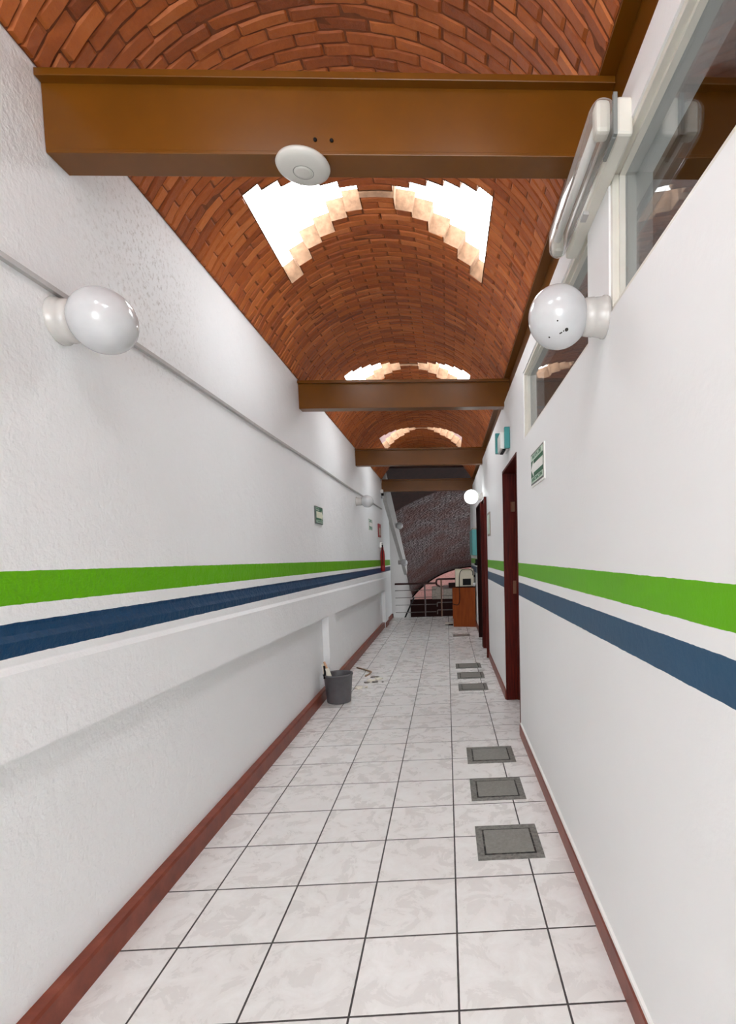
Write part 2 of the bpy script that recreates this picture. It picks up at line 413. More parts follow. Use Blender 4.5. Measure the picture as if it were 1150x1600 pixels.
for j in range(NR):
    for k in range(NC):
        if not cell[j][k]: continue
        s0, s1, a, b = S[k], S[k + 1], yr(j), yr(j + 1); rt = random.random()
        face4([vp(s0, a, RI), vp(s1, a, RI), vp(s1, b, RI), vp(s0, b, RI)], 1, .5)
        face4([vp(s0, a, RO), vp(s0, b, RO), vp(s1, b, RO), vp(s1, a, RO)], 1, .5)
        h_ = lambda jj, kk: 2 if (0 <= jj < NR and 0 <= kk < NC) else 1
        if not ok(j - 1, k): face4([vp(s0, a, R_), vp(s0, a, RO), vp(s1, a, RO), vp(s1, a, R_)], h_(j - 1, k), rt)
        if not ok(j + 1, k): face4([vp(s0, b, R_), vp(s1, b, R_), vp(s1, b, RO), vp(s0, b, RO)], h_(j + 1, k), rt)
        if not ok(j, k - 1): face4([vp(s0, a, R_), vp(s0, b, R_), vp(s0, b, RO), vp(s0, a, RO)], h_(j, k - 1), rt)
        if not ok(j, k + 1): face4([vp(s1, a, R_), vp(s1, a, RO), vp(s1, b, RO), vp(s1, b, R_)], h_(j, k + 1), rt)
def brick(s0, s1, a, b):
    tn = min(1, max(0, random.gauss(.5, .24))); g = .0022; lift = random.gauss(0, .0015)
    tilt_s = random.gauss(0, .0013); tilt_y = random.gauss(0, .0015)
    ks = (0, .05, .35, .65, .95, 1) if s1 - s0 > .12 else (0, .1, .5, .9, 1); ky = (0, .13, .87, 1)
    s0 += g; s1 -= g; a += g * .7; b -= g * .7; vs = []
    js = [random.gauss(0, .0016) for _ in range(4)]
    for iu, u in enumerate(ks):
        for iw, w in enumerate(ky):
            rim = u in (0, 1) or w in (0, 1)
            r = R_ + (.0065 if rim else lift + tilt_s * (u - .5) * 2 + tilt_y * (w - .5) * 2 + random.gauss(0, .0011))
            yy = a + (b - a) * w + js[0] * (1 - u) + js[1] * u
            ss = s0 + (s1 - s0) * u + (js[2] if u == 0 else js[3] if u == 1 else 0)
            vs.append(vp(ss, yy, r))
    n = len(ky); fs = [(i * n + q, (i + 1) * n + q, (i + 1) * n + q + 1, i * n + q + 1) for i in range(len(ks) - 1) for q in range(n - 1)]
    mb.add(vs, fs, 0); tone.extend([tn] * len(vs))
for j in range(NR):
    k = -(j % 2)
    while k < NC:
        c0, c1 = ok(j, k), ok(j, k + 1)
        a, b = yr(j), yr(j + 1)
        if c0 and c1: brick(S[k], S[k + 2], a, b)
        elif c0: brick(S[k], S[k + 1], a, b)
        elif c1: brick(S[k + 1], S[k + 2], a, b)
        k += 2
me = bpy.data.meshes.new('ceiling'); me.from_pydata(mb.v, [], mb.f)
for m_ in ('brick', 'mortar', 'reveal'): me.materials.append(M[m_])
for p, mi in zip(me.polygons, mb.mi): p.material_index = mi
ca = me.color_attributes.new('tone', 'FLOAT_COLOR', 'POINT')
for k, tv in enumerate(tone): ca.data[k].color = (tv, tv, tv, 1)
o = bpy.data.objects.new('ceiling', me); C.objects.link(o); o['kind'] = 'structure'

# steel beams
def ibeam(x0, x1, b, depth=.105, h=.238):
    zt = 2.912 + SL * b; zb = zt - h; m_ = MB(); w = depth / 2
    m_.box(x0, x1, b - .03, b + depth, zt - .034, zt - .012, 0, .002)
    m_.box(x0, x1, b, b + depth, zb, zb + .012, 0, .002)
    m_.box(x0, x1, b + .0005, b + .009, zb + .004, zt - .033)
    return m_, zb
BEAMS = [(.28, 'brown steel cross beam carrying the round white ceiling disc'),
         (3.17, 'brown steel cross beam above the grey bucket, just behind the big skylight'),
         (6.0, 'brown steel cross beam just behind the second pair of skylight openings'),
         (8.9, 'brown steel cross beam nearest the stair railing')]
for b, lab in BEAMS:
    m_, zb = ibeam(XL + .002, .574, b)
    bm_ = solo('cross_beam', m_, M['beam'], lab, 'beam', (-.35, b + .05, zb), 'steel beams across the corridor')
    if b < 1:
        for x, z in ((-.386, 2.716), (-.334, 2.714)):
            part('bolt', MB().lathe([(.006, 0), (.006, .004), (.003, .006)], (x, b + .001, z), (0, -1, 0), 10), M['black'], bm_)
A = lambda y: 2.912 + SL * y
mb = MB()
for x0, x1, d0, d1 in ((.523, .66, -.011, 0), (.575, .583, -.228, -.010), (.531, .66, -.2365, -.226)):
    mb.hexa([(x0, Y0, A(Y0) + d0), (x1, Y0, A(Y0) + d0), (x1, 10.1, A(10.1) + d0), (x0, 10.1, A(10.1) + d0)],
            [(x0, Y0, A(Y0) + d1), (x1, Y0, A(Y0) + d1), (x1, 10.1, A(10.1) + d1), (x0, 10.1, A(10.1) + d1)])
solo('edge_beam', mb, M['beam'], 'long brown steel beam running along the top of the door wall', 'beam', (.58, 2.5, 2.65))

# room behind the high windows
mb = MB(); mb.box(.67, 4.2, -4.2, 4.4, 2.945, 3.05); struct('ceiling_side', mb, M['grey_plaster'])
mb = MB(); mb.box(.67, 4.2, -4.2, 4.4, -.2, 0); struct('floor_side', mb, M['grey_plaster'])
mb = MB(); mb.box(.67, 4.2, -4.35, -4.2, 0, 2.945).box(.67, 4.2, 4.4, 4.55, 0, 2.945); struct('wall_side', mb, M['grey_plaster'])
mb = MB(); mb.box(4.2, 4.35, -4.2, 4.4, 0, 1.0).box(4.2, 4.35, -4.2, 4.4, 1.9, 2.945).box(4.2, 4.35, -4.2, -.6, 1.0, 1.9).box(4.2, 4.35, 1.0, 4.4, 1.0, 1.9); struct('wall_far_side', mb, M['grey_plaster'])  # gap in this wall is added to light the room
m_, zb = ibeam(.67, 4.2, .28); solo('room_beam', m_, M['beam'], 'dark brown beam in the next room seen through the window glass', 'beam', (2.4, .33, zb))

# windows
def window(idx, y0, y1):
    w = sempty('window_%d' % idx, (.55, (y0 + y1) / 2, WZ[0])); f = MB(); a, b = WZ
    x0, x1, t_ = .534, .568, .018
    f.box(x0, x1, y0, y1, b - t_, b, 0, .002).box(x0, x1, y0, y1, a, a + t_, 0, .002).box(x0, x1, y0, y0 + t_, a + t_, b - t_, 0, .002).box(x0, x1, y1 - t_, y1, a + t_, b - t_, 0, .002)
    g = .010
    f.box(x1 - .014, x1 + .004, y0 + t_, y1 - t_, b - t_ - g, b - t_ + .001).box(x1 - .014, x1 + .004, y0 + t_, y1 - t_, a + t_ - .001, a + t_ + g)
    f.box(x1 - .014, x1 + .004, y0 + t_ - .001, y0 + t_ + g, a + t_, b - t_).box(x1 - .014, x1 + .004, y1 - t_ - g, y1 - t_ + .001, a + t_, b - t_)
    o = link('window_frame', f, M['cream_frame'], w)
    o = link('window_pane', MB().box(x1 + .004, x1 + .008, y0 + t_, y1 - t_, a + t_, b - t_), M['glass'], w)
window(1, *WIN[0]); window(2, *WIN[1])

# doors
def door(idx, y0, y1, h, matf, pro, dark=False):
    d = sempty('door_%d' % idx, (XR, (y0 + y1) / 2, 0)); f = MB(); t_ = .022; x0, x1 = XR - pro, XR + .142
    f.box(x0, x1, y0, y0 + t_, 0, h, 0, .003).box(x0, x1, y1 - t_, y1, 0, h, 0, .003).box(x0, x1, y0 + t_, y1 - t_, h - t_, h, 0, .003)
    f.box(x1 - .035, x1, y0 + t_, y0 + t_ + .012, 0, h - t_).box(x1 - .035, x1, y1 - t_ - .012, y1 - t_, 0, h - t_)
    link('door_frame', f, matf, d)
    lf = MB(); lx = x1 - .002
    lf.box(lx, lx + .035, y0 + t_ + .004, y1 - t_ - .004, .006, h - t_ - .004, 0, .003)
    leaf = link('door_leaf', lf, matf, d)
    return d, leaf
d1, l1 = door(1, 2.43, 3.42, 2.12, M['wood_red'], .004)
for z in (1.80, ):
    part('hinge', MB().box(.605, .635, 3.392, 3.398, z - .045, z + .045, 0, .001).lathe([(.006, -.045), (.006, .045)], (.60, 3.393, z), (0, 0, 1), 10), M['rail_post'], d1)
part('strike_plate', MB().box(.605, .637, 3.394, 3.399, 1.00, 1.12, 0, .001).box(.612, .63, 3.392, 3.396, 1.04, 1.08), M['rail_post'], d1, 'worn brass strike plate')
door(2, 5.42, 6.15, 2.10, M['wood_red'], .035); door(3, 6.24, 7.15, 2.10, M['wood_dark'], .04)

# baseboards
def skirt(mb, y0, y1, xw, xf, h):
    s = 1 if xf > xw else -1
    mb.prism([(xw, 0), (xf, 0), (xf, h - .012), (xf - s * .005, h), (xw, h)], y0, y1, 'y')
mb = MB()
n = 0
for y0, y1, xw, xf in ((Y0, 3.775, -1.252, -1.206), (3.775, 4.125, -1.19, -1.178), (4.125, 8.665, -1.252, -1.208), (8.665, 9.115, -1.19, -1.176), (9.115, Y1, -1.224, -1.210)):
    skirt(mb, y0, y1, xw, xf, .098)
struct('baseboard_left', mb, M['skirt'])
mb = MB()
for y0, y1 in ((Y0, 2.43), (3.42, 5.42), (7.15, Y1)): skirt(mb, y0, y1, XR + .002, XR - .012, .088)
struct('baseboard_right', mb, M['skirt'])

# ------------------------------------------------------------------ stairwell beyond the corridor
def arch(y, x0, zs, a, b, n=40, dz=0):
    Rr = (a * a + b * b) / (2 * b); th = math.asin(a / Rr); xc = x0 + a; zc = zs + b - Rr
    return [(xc + Rr * math.sin(-th + 2 * th * k / n), y, zc + Rr * math.cos(-th + 2 * th * k / n) + dz) for k in range(n + 1)], Rr * 2 * th
def vault(name, st, mat, dz=0, thick=.12):
    n = 40; rings = []; 
    for (y, x0, zs, a, b) in st: p, L = arch(y, x0, zs, a, b, n, dz); rings.append(p)
    m_ = MB(); 
    for r, q in zip(rings, rings[1:]):
        base = len(m_.v); m_.add(r + q, [(k, k + 1, n + 2 + k, n + 1 + k) for k in range(n)], 0, True)
    up = lambda r: [(p[0], p[1], p[2] + thick) for p in r]
    for r, q in zip(rings, rings[1:]):
        m_.add(up(r) + up(q), [(k, n + 1 + k, n + 2 + k, k + 1) for k in range(n)])
    for r in (rings[0], rings[-1]):
        m_.add(r + up(r), [(k, k + 1, n + 2 + k, n + 1 + k) for k in range(n)])
    me = bpy.data.meshes.new(name); me.from_pydata(m_.v, [], m_.f); me.materials.append(mat)
    for p, sm in zip(me.polygons, m_.sm): p.use_smooth = sm
    uv = me.uv_layers.new(name='UVMap'); 
    per = (n + 1)
    nring = len(st)
    for lp in me.loops:
        vi = lp.vertex_index; seg = vi // (2 * per); k = vi % per; co = me.vertices[vi].co
        uv.data[lp.index].uv = (k / n * 5.2, co.y * 1.09)
    o = bpy.data.objects.new(name, me); C.objects.link(o); o['kind'] = 'structure'; return o
def spring(y): return 2.347 - .4 * (y - 10.89)
st = []
for k in range(9):
    u = k / 8; y = 10.75 + (17.0 - 10.75) * u
    st.append((y, -1.216, spring(y), 2.5 + (2.15 - 2.5) * u, .70 + .30 * u))
vault('ceiling_stairwell', st, M['grey_brick'])
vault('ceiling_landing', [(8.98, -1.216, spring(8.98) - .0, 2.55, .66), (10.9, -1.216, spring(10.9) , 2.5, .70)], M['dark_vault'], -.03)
# stairwell walls: left side follows the falling vault, landing walls, parapet, lit wall beyond
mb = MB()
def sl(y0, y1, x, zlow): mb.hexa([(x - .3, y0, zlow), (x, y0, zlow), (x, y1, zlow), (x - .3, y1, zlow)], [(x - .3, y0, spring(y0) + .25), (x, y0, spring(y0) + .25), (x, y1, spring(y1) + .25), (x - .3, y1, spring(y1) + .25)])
sl(Y1, 18.6, -1.238, -2.4); mb.box(-1.55, -1.226, 8.9, 10.7, 2.80, 4.2).box(-1.6, -1.239, 16.9, 18.8, -2.4, 4.2).box(-1.6, -1.3, 10.6, 17.0, 0, 4.2)  # unseen upper boxes added to shut out stray sky
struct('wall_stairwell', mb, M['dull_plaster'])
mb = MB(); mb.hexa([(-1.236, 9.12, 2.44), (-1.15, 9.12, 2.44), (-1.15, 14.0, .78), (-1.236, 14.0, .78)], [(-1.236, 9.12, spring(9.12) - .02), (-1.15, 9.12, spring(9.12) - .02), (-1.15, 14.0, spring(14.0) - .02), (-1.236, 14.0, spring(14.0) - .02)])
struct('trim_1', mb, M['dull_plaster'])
mb = MB(); mb.box(3.75, 3.9, 8.9, 11.6, -2.4, 4.2).box(3.75, 3.9, 13.8, 19.0, -2.4, 4.2).box(3.75, 3.9, 11.6, 13.8, -2.4, -.5).box(3.75, 3.9, 11.6, 13.8, 1.1, 4.2).box(XR + .14, 3.75, 8.9, 9.0, -2.4, 4.2); struct('wall_stair_right', mb, M['plaster'])  # unseen gap in the right wall, added to light the stairwell
mb = MB(); mb.box(-1.24, 3.75, 10.17, 19.0, -2.6, -2.4); mb.box(-1.55, 3.9, 10.0, 10.169, -2.6, -.252).box(XR + .91, 3.9, 8.9, 10.169, -.25, -.01); struct('floor_stairwell', mb, M['wood_dark'])  # unseen boxes below the corridor floor added to keep light out
struct('trim_2', MB().tube(arch(16.99, -1.216, spring(17.0), 2.15, 1.0, 60, -.02)[0], .022, 8), M['wood_dark'])
mb = MB(); mb.box(-1.236, 3.75, 16.2, 16.35, -2.4, -.14); struct('wall_parapet', mb, M['wood_dark'])
mb = MB(); mb.box(-1.6, 3.9, 18.6, 18.8, -2.4, 3.4); struct('wall_far', mb, M['pink'])
mb = MB(); mb.box(-1.6, 3.9, 17.0, 18.0, 3.3, 3.4).box(-1.6, 3.9, 16.98, 17.05, 1.15, 4.3).box(-1.6, 3.9, 8.9, 17.05, 4.2, 4.3).box(3.06, 3.76, 16.98, 17.05, -2.4, 1.2); struct('ceiling_sky_cap', mb, M['plaster'])  # unseen slabs added to narrow the sky slot and stop light leaks
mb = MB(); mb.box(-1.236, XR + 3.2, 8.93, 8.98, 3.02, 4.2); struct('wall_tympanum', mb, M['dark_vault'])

# railing
ry = 10.24
r = thing('stair_railing', 'red brown stair railing with thin bars at the corridor end', 'railing', (-.5, ry, 0))
part('handrail', MB().tube([(-1.15, ry, .728), (-.30, ry, .728), (-.262, ry, .732), (-.245, ry, .76), (-.235, ry, .80), (-.20, ry, .815), (.28, ry, .815)], .022, 10), M['rail'], r)
part('descending_handrail', MB().tube([(-.25, ry, .735), (-.24, ry + .1, .69), (-.18, ry + .35, .635), (-.02, ry + .9, .58), (.15, ry + 1.8, .50), (.4, ry + 2.6, .42)], .022, 10), M['rail'], r)
for x, z1, z0, mt in ((-.50, .715, 0.0, 'rail'), (-.138, .80, 0.0, 'rail_post')):
    part('post', MB().box(x - .016, x + .016, ry - .016, ry + .016, z0, z1, 0, .003), M[mt], r)
for z in (.584, .425, .265, .10):
    part('bar', MB().tube([(-1.15, ry + .01, z), (-.26, ry + .01, z)], .0075, 8), M['rail_bar'], r)
for z in (.30, .135):
    part('bar', MB().tube([(-.235, ry + .01, z - .09), (-.235, ry + .01, z - .01), (-.225, ry + .01, z), (.28, ry + .01, z)], .0095, 8), M['rail_bar'], r)
for z in (.60, .45):
    part('bar', MB().tube([(-.13, ry + .01, z), (.28, ry + .01, z)], .0075, 8), M['rail_bar'], r)
part('wall_plate', MB().box(-1.238, -1.205, ry - .03, ry + .03, 0.0, .08, 0, .003), M['black'], r)
solo('stair_stringer', MB().tube([(-.98, 10.6, -.06), (-.80, 11.2, .35)], .018, 8), M['black'], 'short black slanting bar behind the lower left of the railing', 'bar', (-.98, 10.6, -.06))

# grey blocks on the far ledge
for k, (x0, x1, z0, z1, lab) in enumerate(((-.52, -.17, -.14, .28, 'grey block on the far ledge, left one of the pair behind the railing'), (-.15, .22, -.14, .31, 'grey block on the far ledge, right one of the pair behind the railing'))):
    solo('stone_block', MB().box(x0, x1, 16.2, 16.36, z0, z1, 0, .015), M['block'], lab, 'block', ((x0 + x1) / 2, 16.28, z0), 'grey blocks on the far ledge')

# ------------------------------------------------------------------ lamps
def globe_lamp(lab, wx, sgn, y, z, r, off, mat, group='white globe wall lamps', rb=.068):
    t_ = thing('globe_lamp', lab, 'lamp', (wx, y, z), group)
    L = off - r * .86
    part('lamp_base', MB().lathe([(rb * 1.06, -.003), (rb * 1.06, .008), (rb, .014), (rb * .95, L * .55), (rb * .97, L * .6), (rb * .93, L * .95), (rb * .80, L + .006)], (wx, y, z), (sgn, 0, 0), 40), M['porcelain'], t_)
    part('globe', MB().sphere((wx + sgn * off, y, z), r), mat, t_)
    return t_
globe_lamp('white globe lamp with a cable running behind it, over the rough plaster wall', XL, 1, .285, 2.162, .100, .138, M['globe'])
gr = (.528 - .152, .225, 2.142)
rr_ = .096
def gp(dx, dy, dz):
    d = Vector((dx, dy, dz)).normalized() * rr_; return (-.152 + d.x, d.y, d.z)
view = (Vector((-.0023, -1.548, 1.397)) - Vector(gr)).normalized()
side = view.cross(Vector((0, 0, 1))).normalized(); upv = side.cross(view)
def on_globe(u, w): d = (view + side * -u + upv * w).normalized(); return gp(d.x, d.y, d.z)
spots = [(on_globe(.30, -.42), .0058), (on_globe(.19, -.45), .0022), (on_globe(.12, -.50), .0022), (on_globe(.09, -.515), .0022), (on_globe(.06, -.53), .0022), (on_globe(-.02, -.09), .0026), (on_globe(-.38, -.72), .003)]
M['globe_spots'] = globe_mat('opal_globe_chipped', spots)
globe_lamp('white globe lamp with dark specks, mounted between the two high windows', XR, -1, .225, 2.142, rr_, .152, M['globe_spots'], rb=.061)
globe_lamp('white globe lamp halfway along the stuccoed wall, above the small green signs', XL, 1, 5.95, 2.12, .085, .150, M['globe'], rb=.058)
globe_lamp('glowing globe lamp over the narrow toilet doors', XR, -1, 6.05, 2.165, .098, .165, M['globe_on'], rb=.05)
globe_lamp('white globe lamp on the slanting plaster band over the stairs, the higher one', -1.15, 1, 10.9, 2.03, .082, .085, M['globe'], rb=.05)
globe_lamp('white globe lamp low down the stair wall, under the slanting band', -1.238, 1, 12.3, 1.16, .085, .150, M['globe'], rb=.05)

# fluorescent fitting on the window head
fl = thing('fluorescent_fitting', 'cream fluorescent tube fitting with clear cover over the high window', 'lamp', (XR, .28, 2.62))
y0, y1, zb, zt = -.035, .60, 2.508, 2.618
def rrect(x0, x1, z0, z1, r, n=5):
    pts = []
    for cx, cz, a0 in ((x1 - r, z1 - r, 0), (x0 + r, z1 - r, PI / 2), (x0 + r, z0 + r, PI), (x1 - r, z0 + r, 1.5 * PI)):
        for k in range(n + 1):
            a = a0 + PI / 2 * k / n; pts.append((cx + r * math.cos(a), cz + r * math.sin(a)))
    return pts
part('housing', MB().box(.486, XR + .005, y0 + .004, y1 - .004, zb + .006, zt - .006, 0, .008), M['cream_frame'], fl, 'cream housing')
def ringed(mb_, x0, x1, ya, yb, za, zb_, r, end):
    secs = [(end, .022), (end * .35, .007), (0, 0)]
    P = []
    for dy, ins in secs: P.append((ya + (end - dy if False else 0), ins))
part('gasket', MB().prism([(.476, zb + .002), (.487, zb + .002), (.487, zt - .001), (.476, zt - .001)], y0 - .002, y0 + .010, 'y').box(.476, .487, y0 + .009, y0 + .10, zb - .001, zb + .010, 0, .002), M['gasket'], fl, 'grey rubber seal')
cov = MB(); prof = rrect(.418, .486, zb + .004, zt - .004, .030)
def ins(p, k): cx, cz = .462, (zb + zt) / 2; return [(cx + (x - cx) * k, cz + (z - cz) * (k * .5 + .5 if False else k)) for x, z in p]
rings = [(y0 + .001, .74), (y0 + .006, .88), (y0 + .018, .95), (y0 + .035, 1.0), (y1 - .035, 1.0), (y1 - .018, .95), (y1 - .006, .88), (y1 - .001, .74)]
allp = [[(x, y, z) for x, z in ins(prof, k)] for y, k in rings]; n = len(prof)
vs = [p for ring in allp for p in ring]
fs = [(a * n + k, a * n + (k + 1) % n, (a + 1) * n + (k + 1) % n, (a + 1) * n + k) for a in range(len(rings) - 1) for k in range(n)] + [tuple(range(n)), tuple((len(rings) - 1) * n + k for k in range(n))]
cov.add(vs, fs, 0, True); part('diffuser', cov, M['acrylic'], fl, 'clear plastic cover')
part('tube', MB().lathe([(.004, y0 + .03), (.013, y0 + .034), (.013, y1 - .034), (.004, y1 - .03)], (.446, 0, 2.563), (0, 1, 0), 20), M['white_plastic'], fl)
part('end_cap', MB().box(.430, .472, y0 + .004, y0 + .05, zb + .012, zt - .012, 0, .012), M['cream_frame'], fl)
part('end_cap', MB().box(.430, .472, y1 - .05, y1 - .004, zb + .012, zt - .012, 0, .012), M['cream_frame'], fl)
part('clip', MB().box(.480, .500, .30, .345, zb - .004, zb + .008, 0, .002), M['trunking'], fl)

# round disc under the first beam
zb1 = 2.912 + SL * .28 - .238
dc = thing('ceiling_access_point', 'round white disc hanging under the nearest cross beam', 'ceiling device', (-.435, .315, zb1 - .004))
M['disc'] = simple('warm_white_disc', (.56, .55, .51), .4, .03, 5)
cx_, cy_ = -.435, .313
part('dome', MB().lathe([(.070, 0), (.082, -.004), (.086, -.012), (.083, -.019), (.070, -.026), (.045, -.031), (.030, -.032)], (cx_, cy_, zb1 - .001), (0, 0, 1), 48), M['disc'], dc)
part('ring_light', MB().lathe([(.0305, -.0318), (.0320, -.0324), (.0335, -.0312)], (cx_, cy_, zb1 - .001), (0, 0, 1), 48), M['sign_edge'], dc, 'thin grey ring')
part('centre_cap', MB().lathe([(.029, -.031), (.0285, -.0325), (.02, -.0333), (.001, -.0336)], (cx_, cy_, zb1 - .001), (0, 0, 1), 48), M['disc'], dc)

# ------------------------------------------------------------------ cables and trunking
mb = MB(); path = []
for k in range(80): y = -5 + k * .175; path.append((XL + .008, y, 2.244 + .003 * math.sin(y * 2.1) + .004 * (y > 6)))
A_ = []
for p, q in zip(path, path[1:]):
    mb.hexa([(XL - .002, p[1], p[2] - .008), (XL + .018, p[1], p[2] - .008), (XL + .018, q[1], q[2] - .008), (XL - .002, q[1], q[2] - .008)],
            [(XL - .002, p[1], p[2] + .008), (XL + .018, p[1], p[2] + .008), (XL + .018, q[1], q[2] + .008), (XL - .002, q[1], q[2] + .008)])
solo('cable_trunking', mb, M['trunking'], 'thin pale cable trunking along the stuccoed wall behind the globe lamps', 'cable', (XL, 2, 2.238))
mb = MB(); mb.box(XR - .010, XR + .001, Y0, 2.40, .089, .104, 0, .001); 
solo('floor_trunking', mb, M['white_plastic'], 'white cable duct lying on top of the skirting beside the floor plates', 'cable duct', (XR, -.5, .089))
hs = thing('hanging_socket', 'small white lamp holder hanging on a cable by the last cross beam', 'lamp holder', (XL, 8.82, 2.42))
part('cable', MB().tube([(-1.195, 8.80, 2.80), (-1.205, 8.8, 2.72), (-1.205, 8.8, 2.60)], .005, 6), M['white_plastic'], hs)
part('junction_box', MB().box(XL, XL + .05, 8.77, 8.85, 2.545, 2.61, 0, .006), M['white_plastic'], hs)
part('bulb', MB().sphere((XL + .035, 8.81, 2.47), .032), M['globe'], hs)
part('bulb_holder', MB().lathe([(.022, 2.49), (.024, 2.54)], (XL + .035, 8.81, 0), (0, 0, 1), 16), M['black'], hs)

# ------------------------------------------------------------------ signs
def sign_r(lab):
    y0, y1, z0, z1 = 1.315, 1.725, 1.785, 1.967; x = XR
    s = thing('exit_sign', lab, 'sign', (x, (y0 + y1) / 2, z0), 'green direction signs')
    part('board', MB().box(x - .006, x, y0 - .02, y1, z0 - .012, z1, 0, .001), M['sign_white'], s)
    part('border', MB().box(x - .007, x - .005, y0, y1, z0, z1), M['sign_edge'], s)
    part('text_panel', MB().box(x - .008, x - .006, y0 + .01, y1 - .01, z1 - .042, z1 - .010), M['sign_pale'], s)
    part('text_panel', MB().box(x - .008, x - .006, y0 + .01, y1 - .01, z0 + .010, z0 + .042), M['sign_pale'], s)
    part('green_panel', MB().box(x - .008, x - .006, y0 + .01, y1 - .01, z0 + .044, z1 - .044), M['sign_green'], s)
    zm = (z0 + z1) / 2
    part('arrow', MB().prism([(y0 + .012, zm - .024), (y1 - .10, zm - .024), (y1 - .10, zm - .046), (y1 - .014, zm), (y1 - .10, zm + .046), (y1 - .10, zm + .024), (y0 + .012, zm + .024)], x - .0092, x - .0075, 'x'), M['sign_white'], s)
    text_part('lettering', 'RUTA DE', .030, .28, (x - .0088, (y0 + y1) / 2, z1 - .026), (0, -1, 0), (-1, 0, 0), M['sign_green'], s)
    text_part('lettering', 'EVACUACION', .030, .34, (x - .0088, (y0 + y1) / 2, z0 + .026), (0, -1, 0), (-1, 0, 0), M['sign_green'], s)
sign_r('green evacuation route sign with white arrow beside the first door')
def sign_l(lab, y0, y1, z0, z1, cream):
    x = XL; s = thing('exit_sign', lab, 'sign', (x, (y0 + y1) / 2, z0), 'green direction signs'); w = y1 - y0; h = z1 - z0; zm = (z0 + z1) / 2; t_ = cream
    part('board', MB().box(x - .002, x + .012, y0, y1, z0, z1, 0, .001), M['sign_edge'] if cream is M['sign_cream'] else M['sign_white'], s)
    part('green_panel', MB().box(x + .011, x + .014, y0 + .03 * w, y1 - .02 * w, z0 + .04 * h, z1 - .05 * h), M['sign_green'], s)
    part('arrow', MB().prism([(y0 + .08 * w, zm - .16 * h), (y1 - .22 * w, zm - .16 * h), (y1 - .22 * w, zm - .30 * h), (y1 - .03 * w, zm), (y1 - .22 * w, zm + .30 * h), (y1 - .22 * w, zm + .20 * h), (y0 + .08 * w, zm + .20 * h)], x + .0135, x + .0155, 'x'), t_, s)
    part('text_panel', MB().box(x + .013, x + .015, y0 + .06 * w, y0 + (.48 if cream is M['sign_cream'] else .9) * w, z1 - .23 * h, z1 - .08 * h), M['sign_pale'], s)
    part('text_panel', MB().box(x + .013, x + .015, y0 + .06 * w, y1 - .1 * w, z0 + .07 * h, z0 + .22 * h), M['sign_pale'], s)
    text_part('lettering', 'RUTA DE', .13 * h, .34 * w, (x + .0155, y0 + (.27 if cream is M['sign_cream'] else .48) * w, z1 - .155 * h), (0, 1, 0), (1, 0, 0), M['sign_green'], s)
    text_part('lettering', 'EVACUACION', .13 * h, .72 * w, (x + .0155, y0 + .48 * w, z0 + .145 * h), (0, 1, 0), (1, 0, 0), M['sign_green'], s)
sign_l('small green sign with a cream arrow on the stuccoed wall, nearest of its row', 3.55, 3.84, 1.694, 1.858, M['sign_cream'])
sign_l('small green and white sign on the stuccoed wall beside the red extinguisher notice', 7.03, 7.40, 1.778, 1.958, M['sign_white'])
s = thing('extinguisher_sign', 'red and white notice on the wall above the fire extinguisher', 'sign', (XL, 8.38, 1.70))
part('board', MB().box(XL - .002, XL + .012, 8.21, 8.55, 1.70, 1.94, 0, .001), M['ext_red'], s)
part('white_panel', MB().box(XL + .011, XL + .014, 8.31, 8.47, 1.735, 1.87), M['sign_cream'], s)
e = thing('fire_extinguisher', 'red fire extinguisher hanging on the stuccoed wall near the stairs', 'fire extinguisher', (-1.176, 8.4, 1.08))
part('cylinder', MB().lathe([(.026, 1.075), (.036, 1.09), (.040, 1.12), (.040, 1.38), (.034, 1.44), (.022, 1.48), (.022, 1.50), (.02, 1.52)], (-1.176, 8.4, 0), (0, 0, 1), 24), M['ext_red'], e)
part('valve', MB().lathe([(.014, 1.515), (.014, 1.56)], (-1.176, 8.4, 0), (0, 0, 1), 12).box(-1.184, -1.168, 8.36, 8.42, 1.545, 1.565, 0, .003).box(-1.183, -1.169, 8.35, 8.42, 1.58, 1.592, 0, .003), M['black'], e)
part('hose', MB().tube([(-1.176, 8.37, 1.555), (-1.17, 8.345, 1.50), (-1.17, 8.345, 1.35), (-1.17, 8.35, 1.18)], .007, 8), M['black'], e)
part('wall_hook', MB().box(XL, -1.17, 8.39, 8.41, 1.50, 1.61, 0, .002), M['chrome'], e)
# grey notice on the door wall
s = thing('wall_notice', 'narrow grey notice on the wall just before the narrow doors', 'sign', (XR, 5.03, 1.58))
part('board', MB().box(XR - .010, XR, 4.86, 5.20, 1.585, 1.868, 0, .001), M['block'], s)
part('paper', MB().box(XR - .012, XR - .009, 4.89, 5.17, 1.61, 1.84), M['sign_pale'], s)
# teal objects
e = thing('emergency_lamp', 'teal and white emergency lamp above the first door', 'lamp', (XR, 2.98, 2.21))
part('end_plate', MB().box(XR - .045, XR - .001, 2.80, 2.845, 2.218, 2.385, 0, .004), M['teal'], e)
part('end_plate', MB().box(XR - .092, XR - .040, 3.08, 3.12, 2.225, 2.395, 0, .004), M['teal'], e)
part('body', MB().box(XR - .075, XR - .003, 2.846, 3.08, 2.222, 2.355, 0, .010), M['white_plastic'], e, 'white body between two teal plates')
part('socket_strip', MB().box(XR - .055, XR - .030, 2.86, 3.07, 2.212, 2.2225), M['black'], e)
e = thing('teal_panel', 'teal wall box on the door wall above the orange desk', 'wall box', (XR, 8.2, 1.33))
part('cover', MB().box(XR - .085, XR + .004, 7.75, 8.7, 1.335, 1.78, 0, .008), M['teal'], e)
part('top_cap', MB().box(XR - .07, XR, 7.8, 8.65, 1.779, 1.81, 0, .006), M['block'], e)
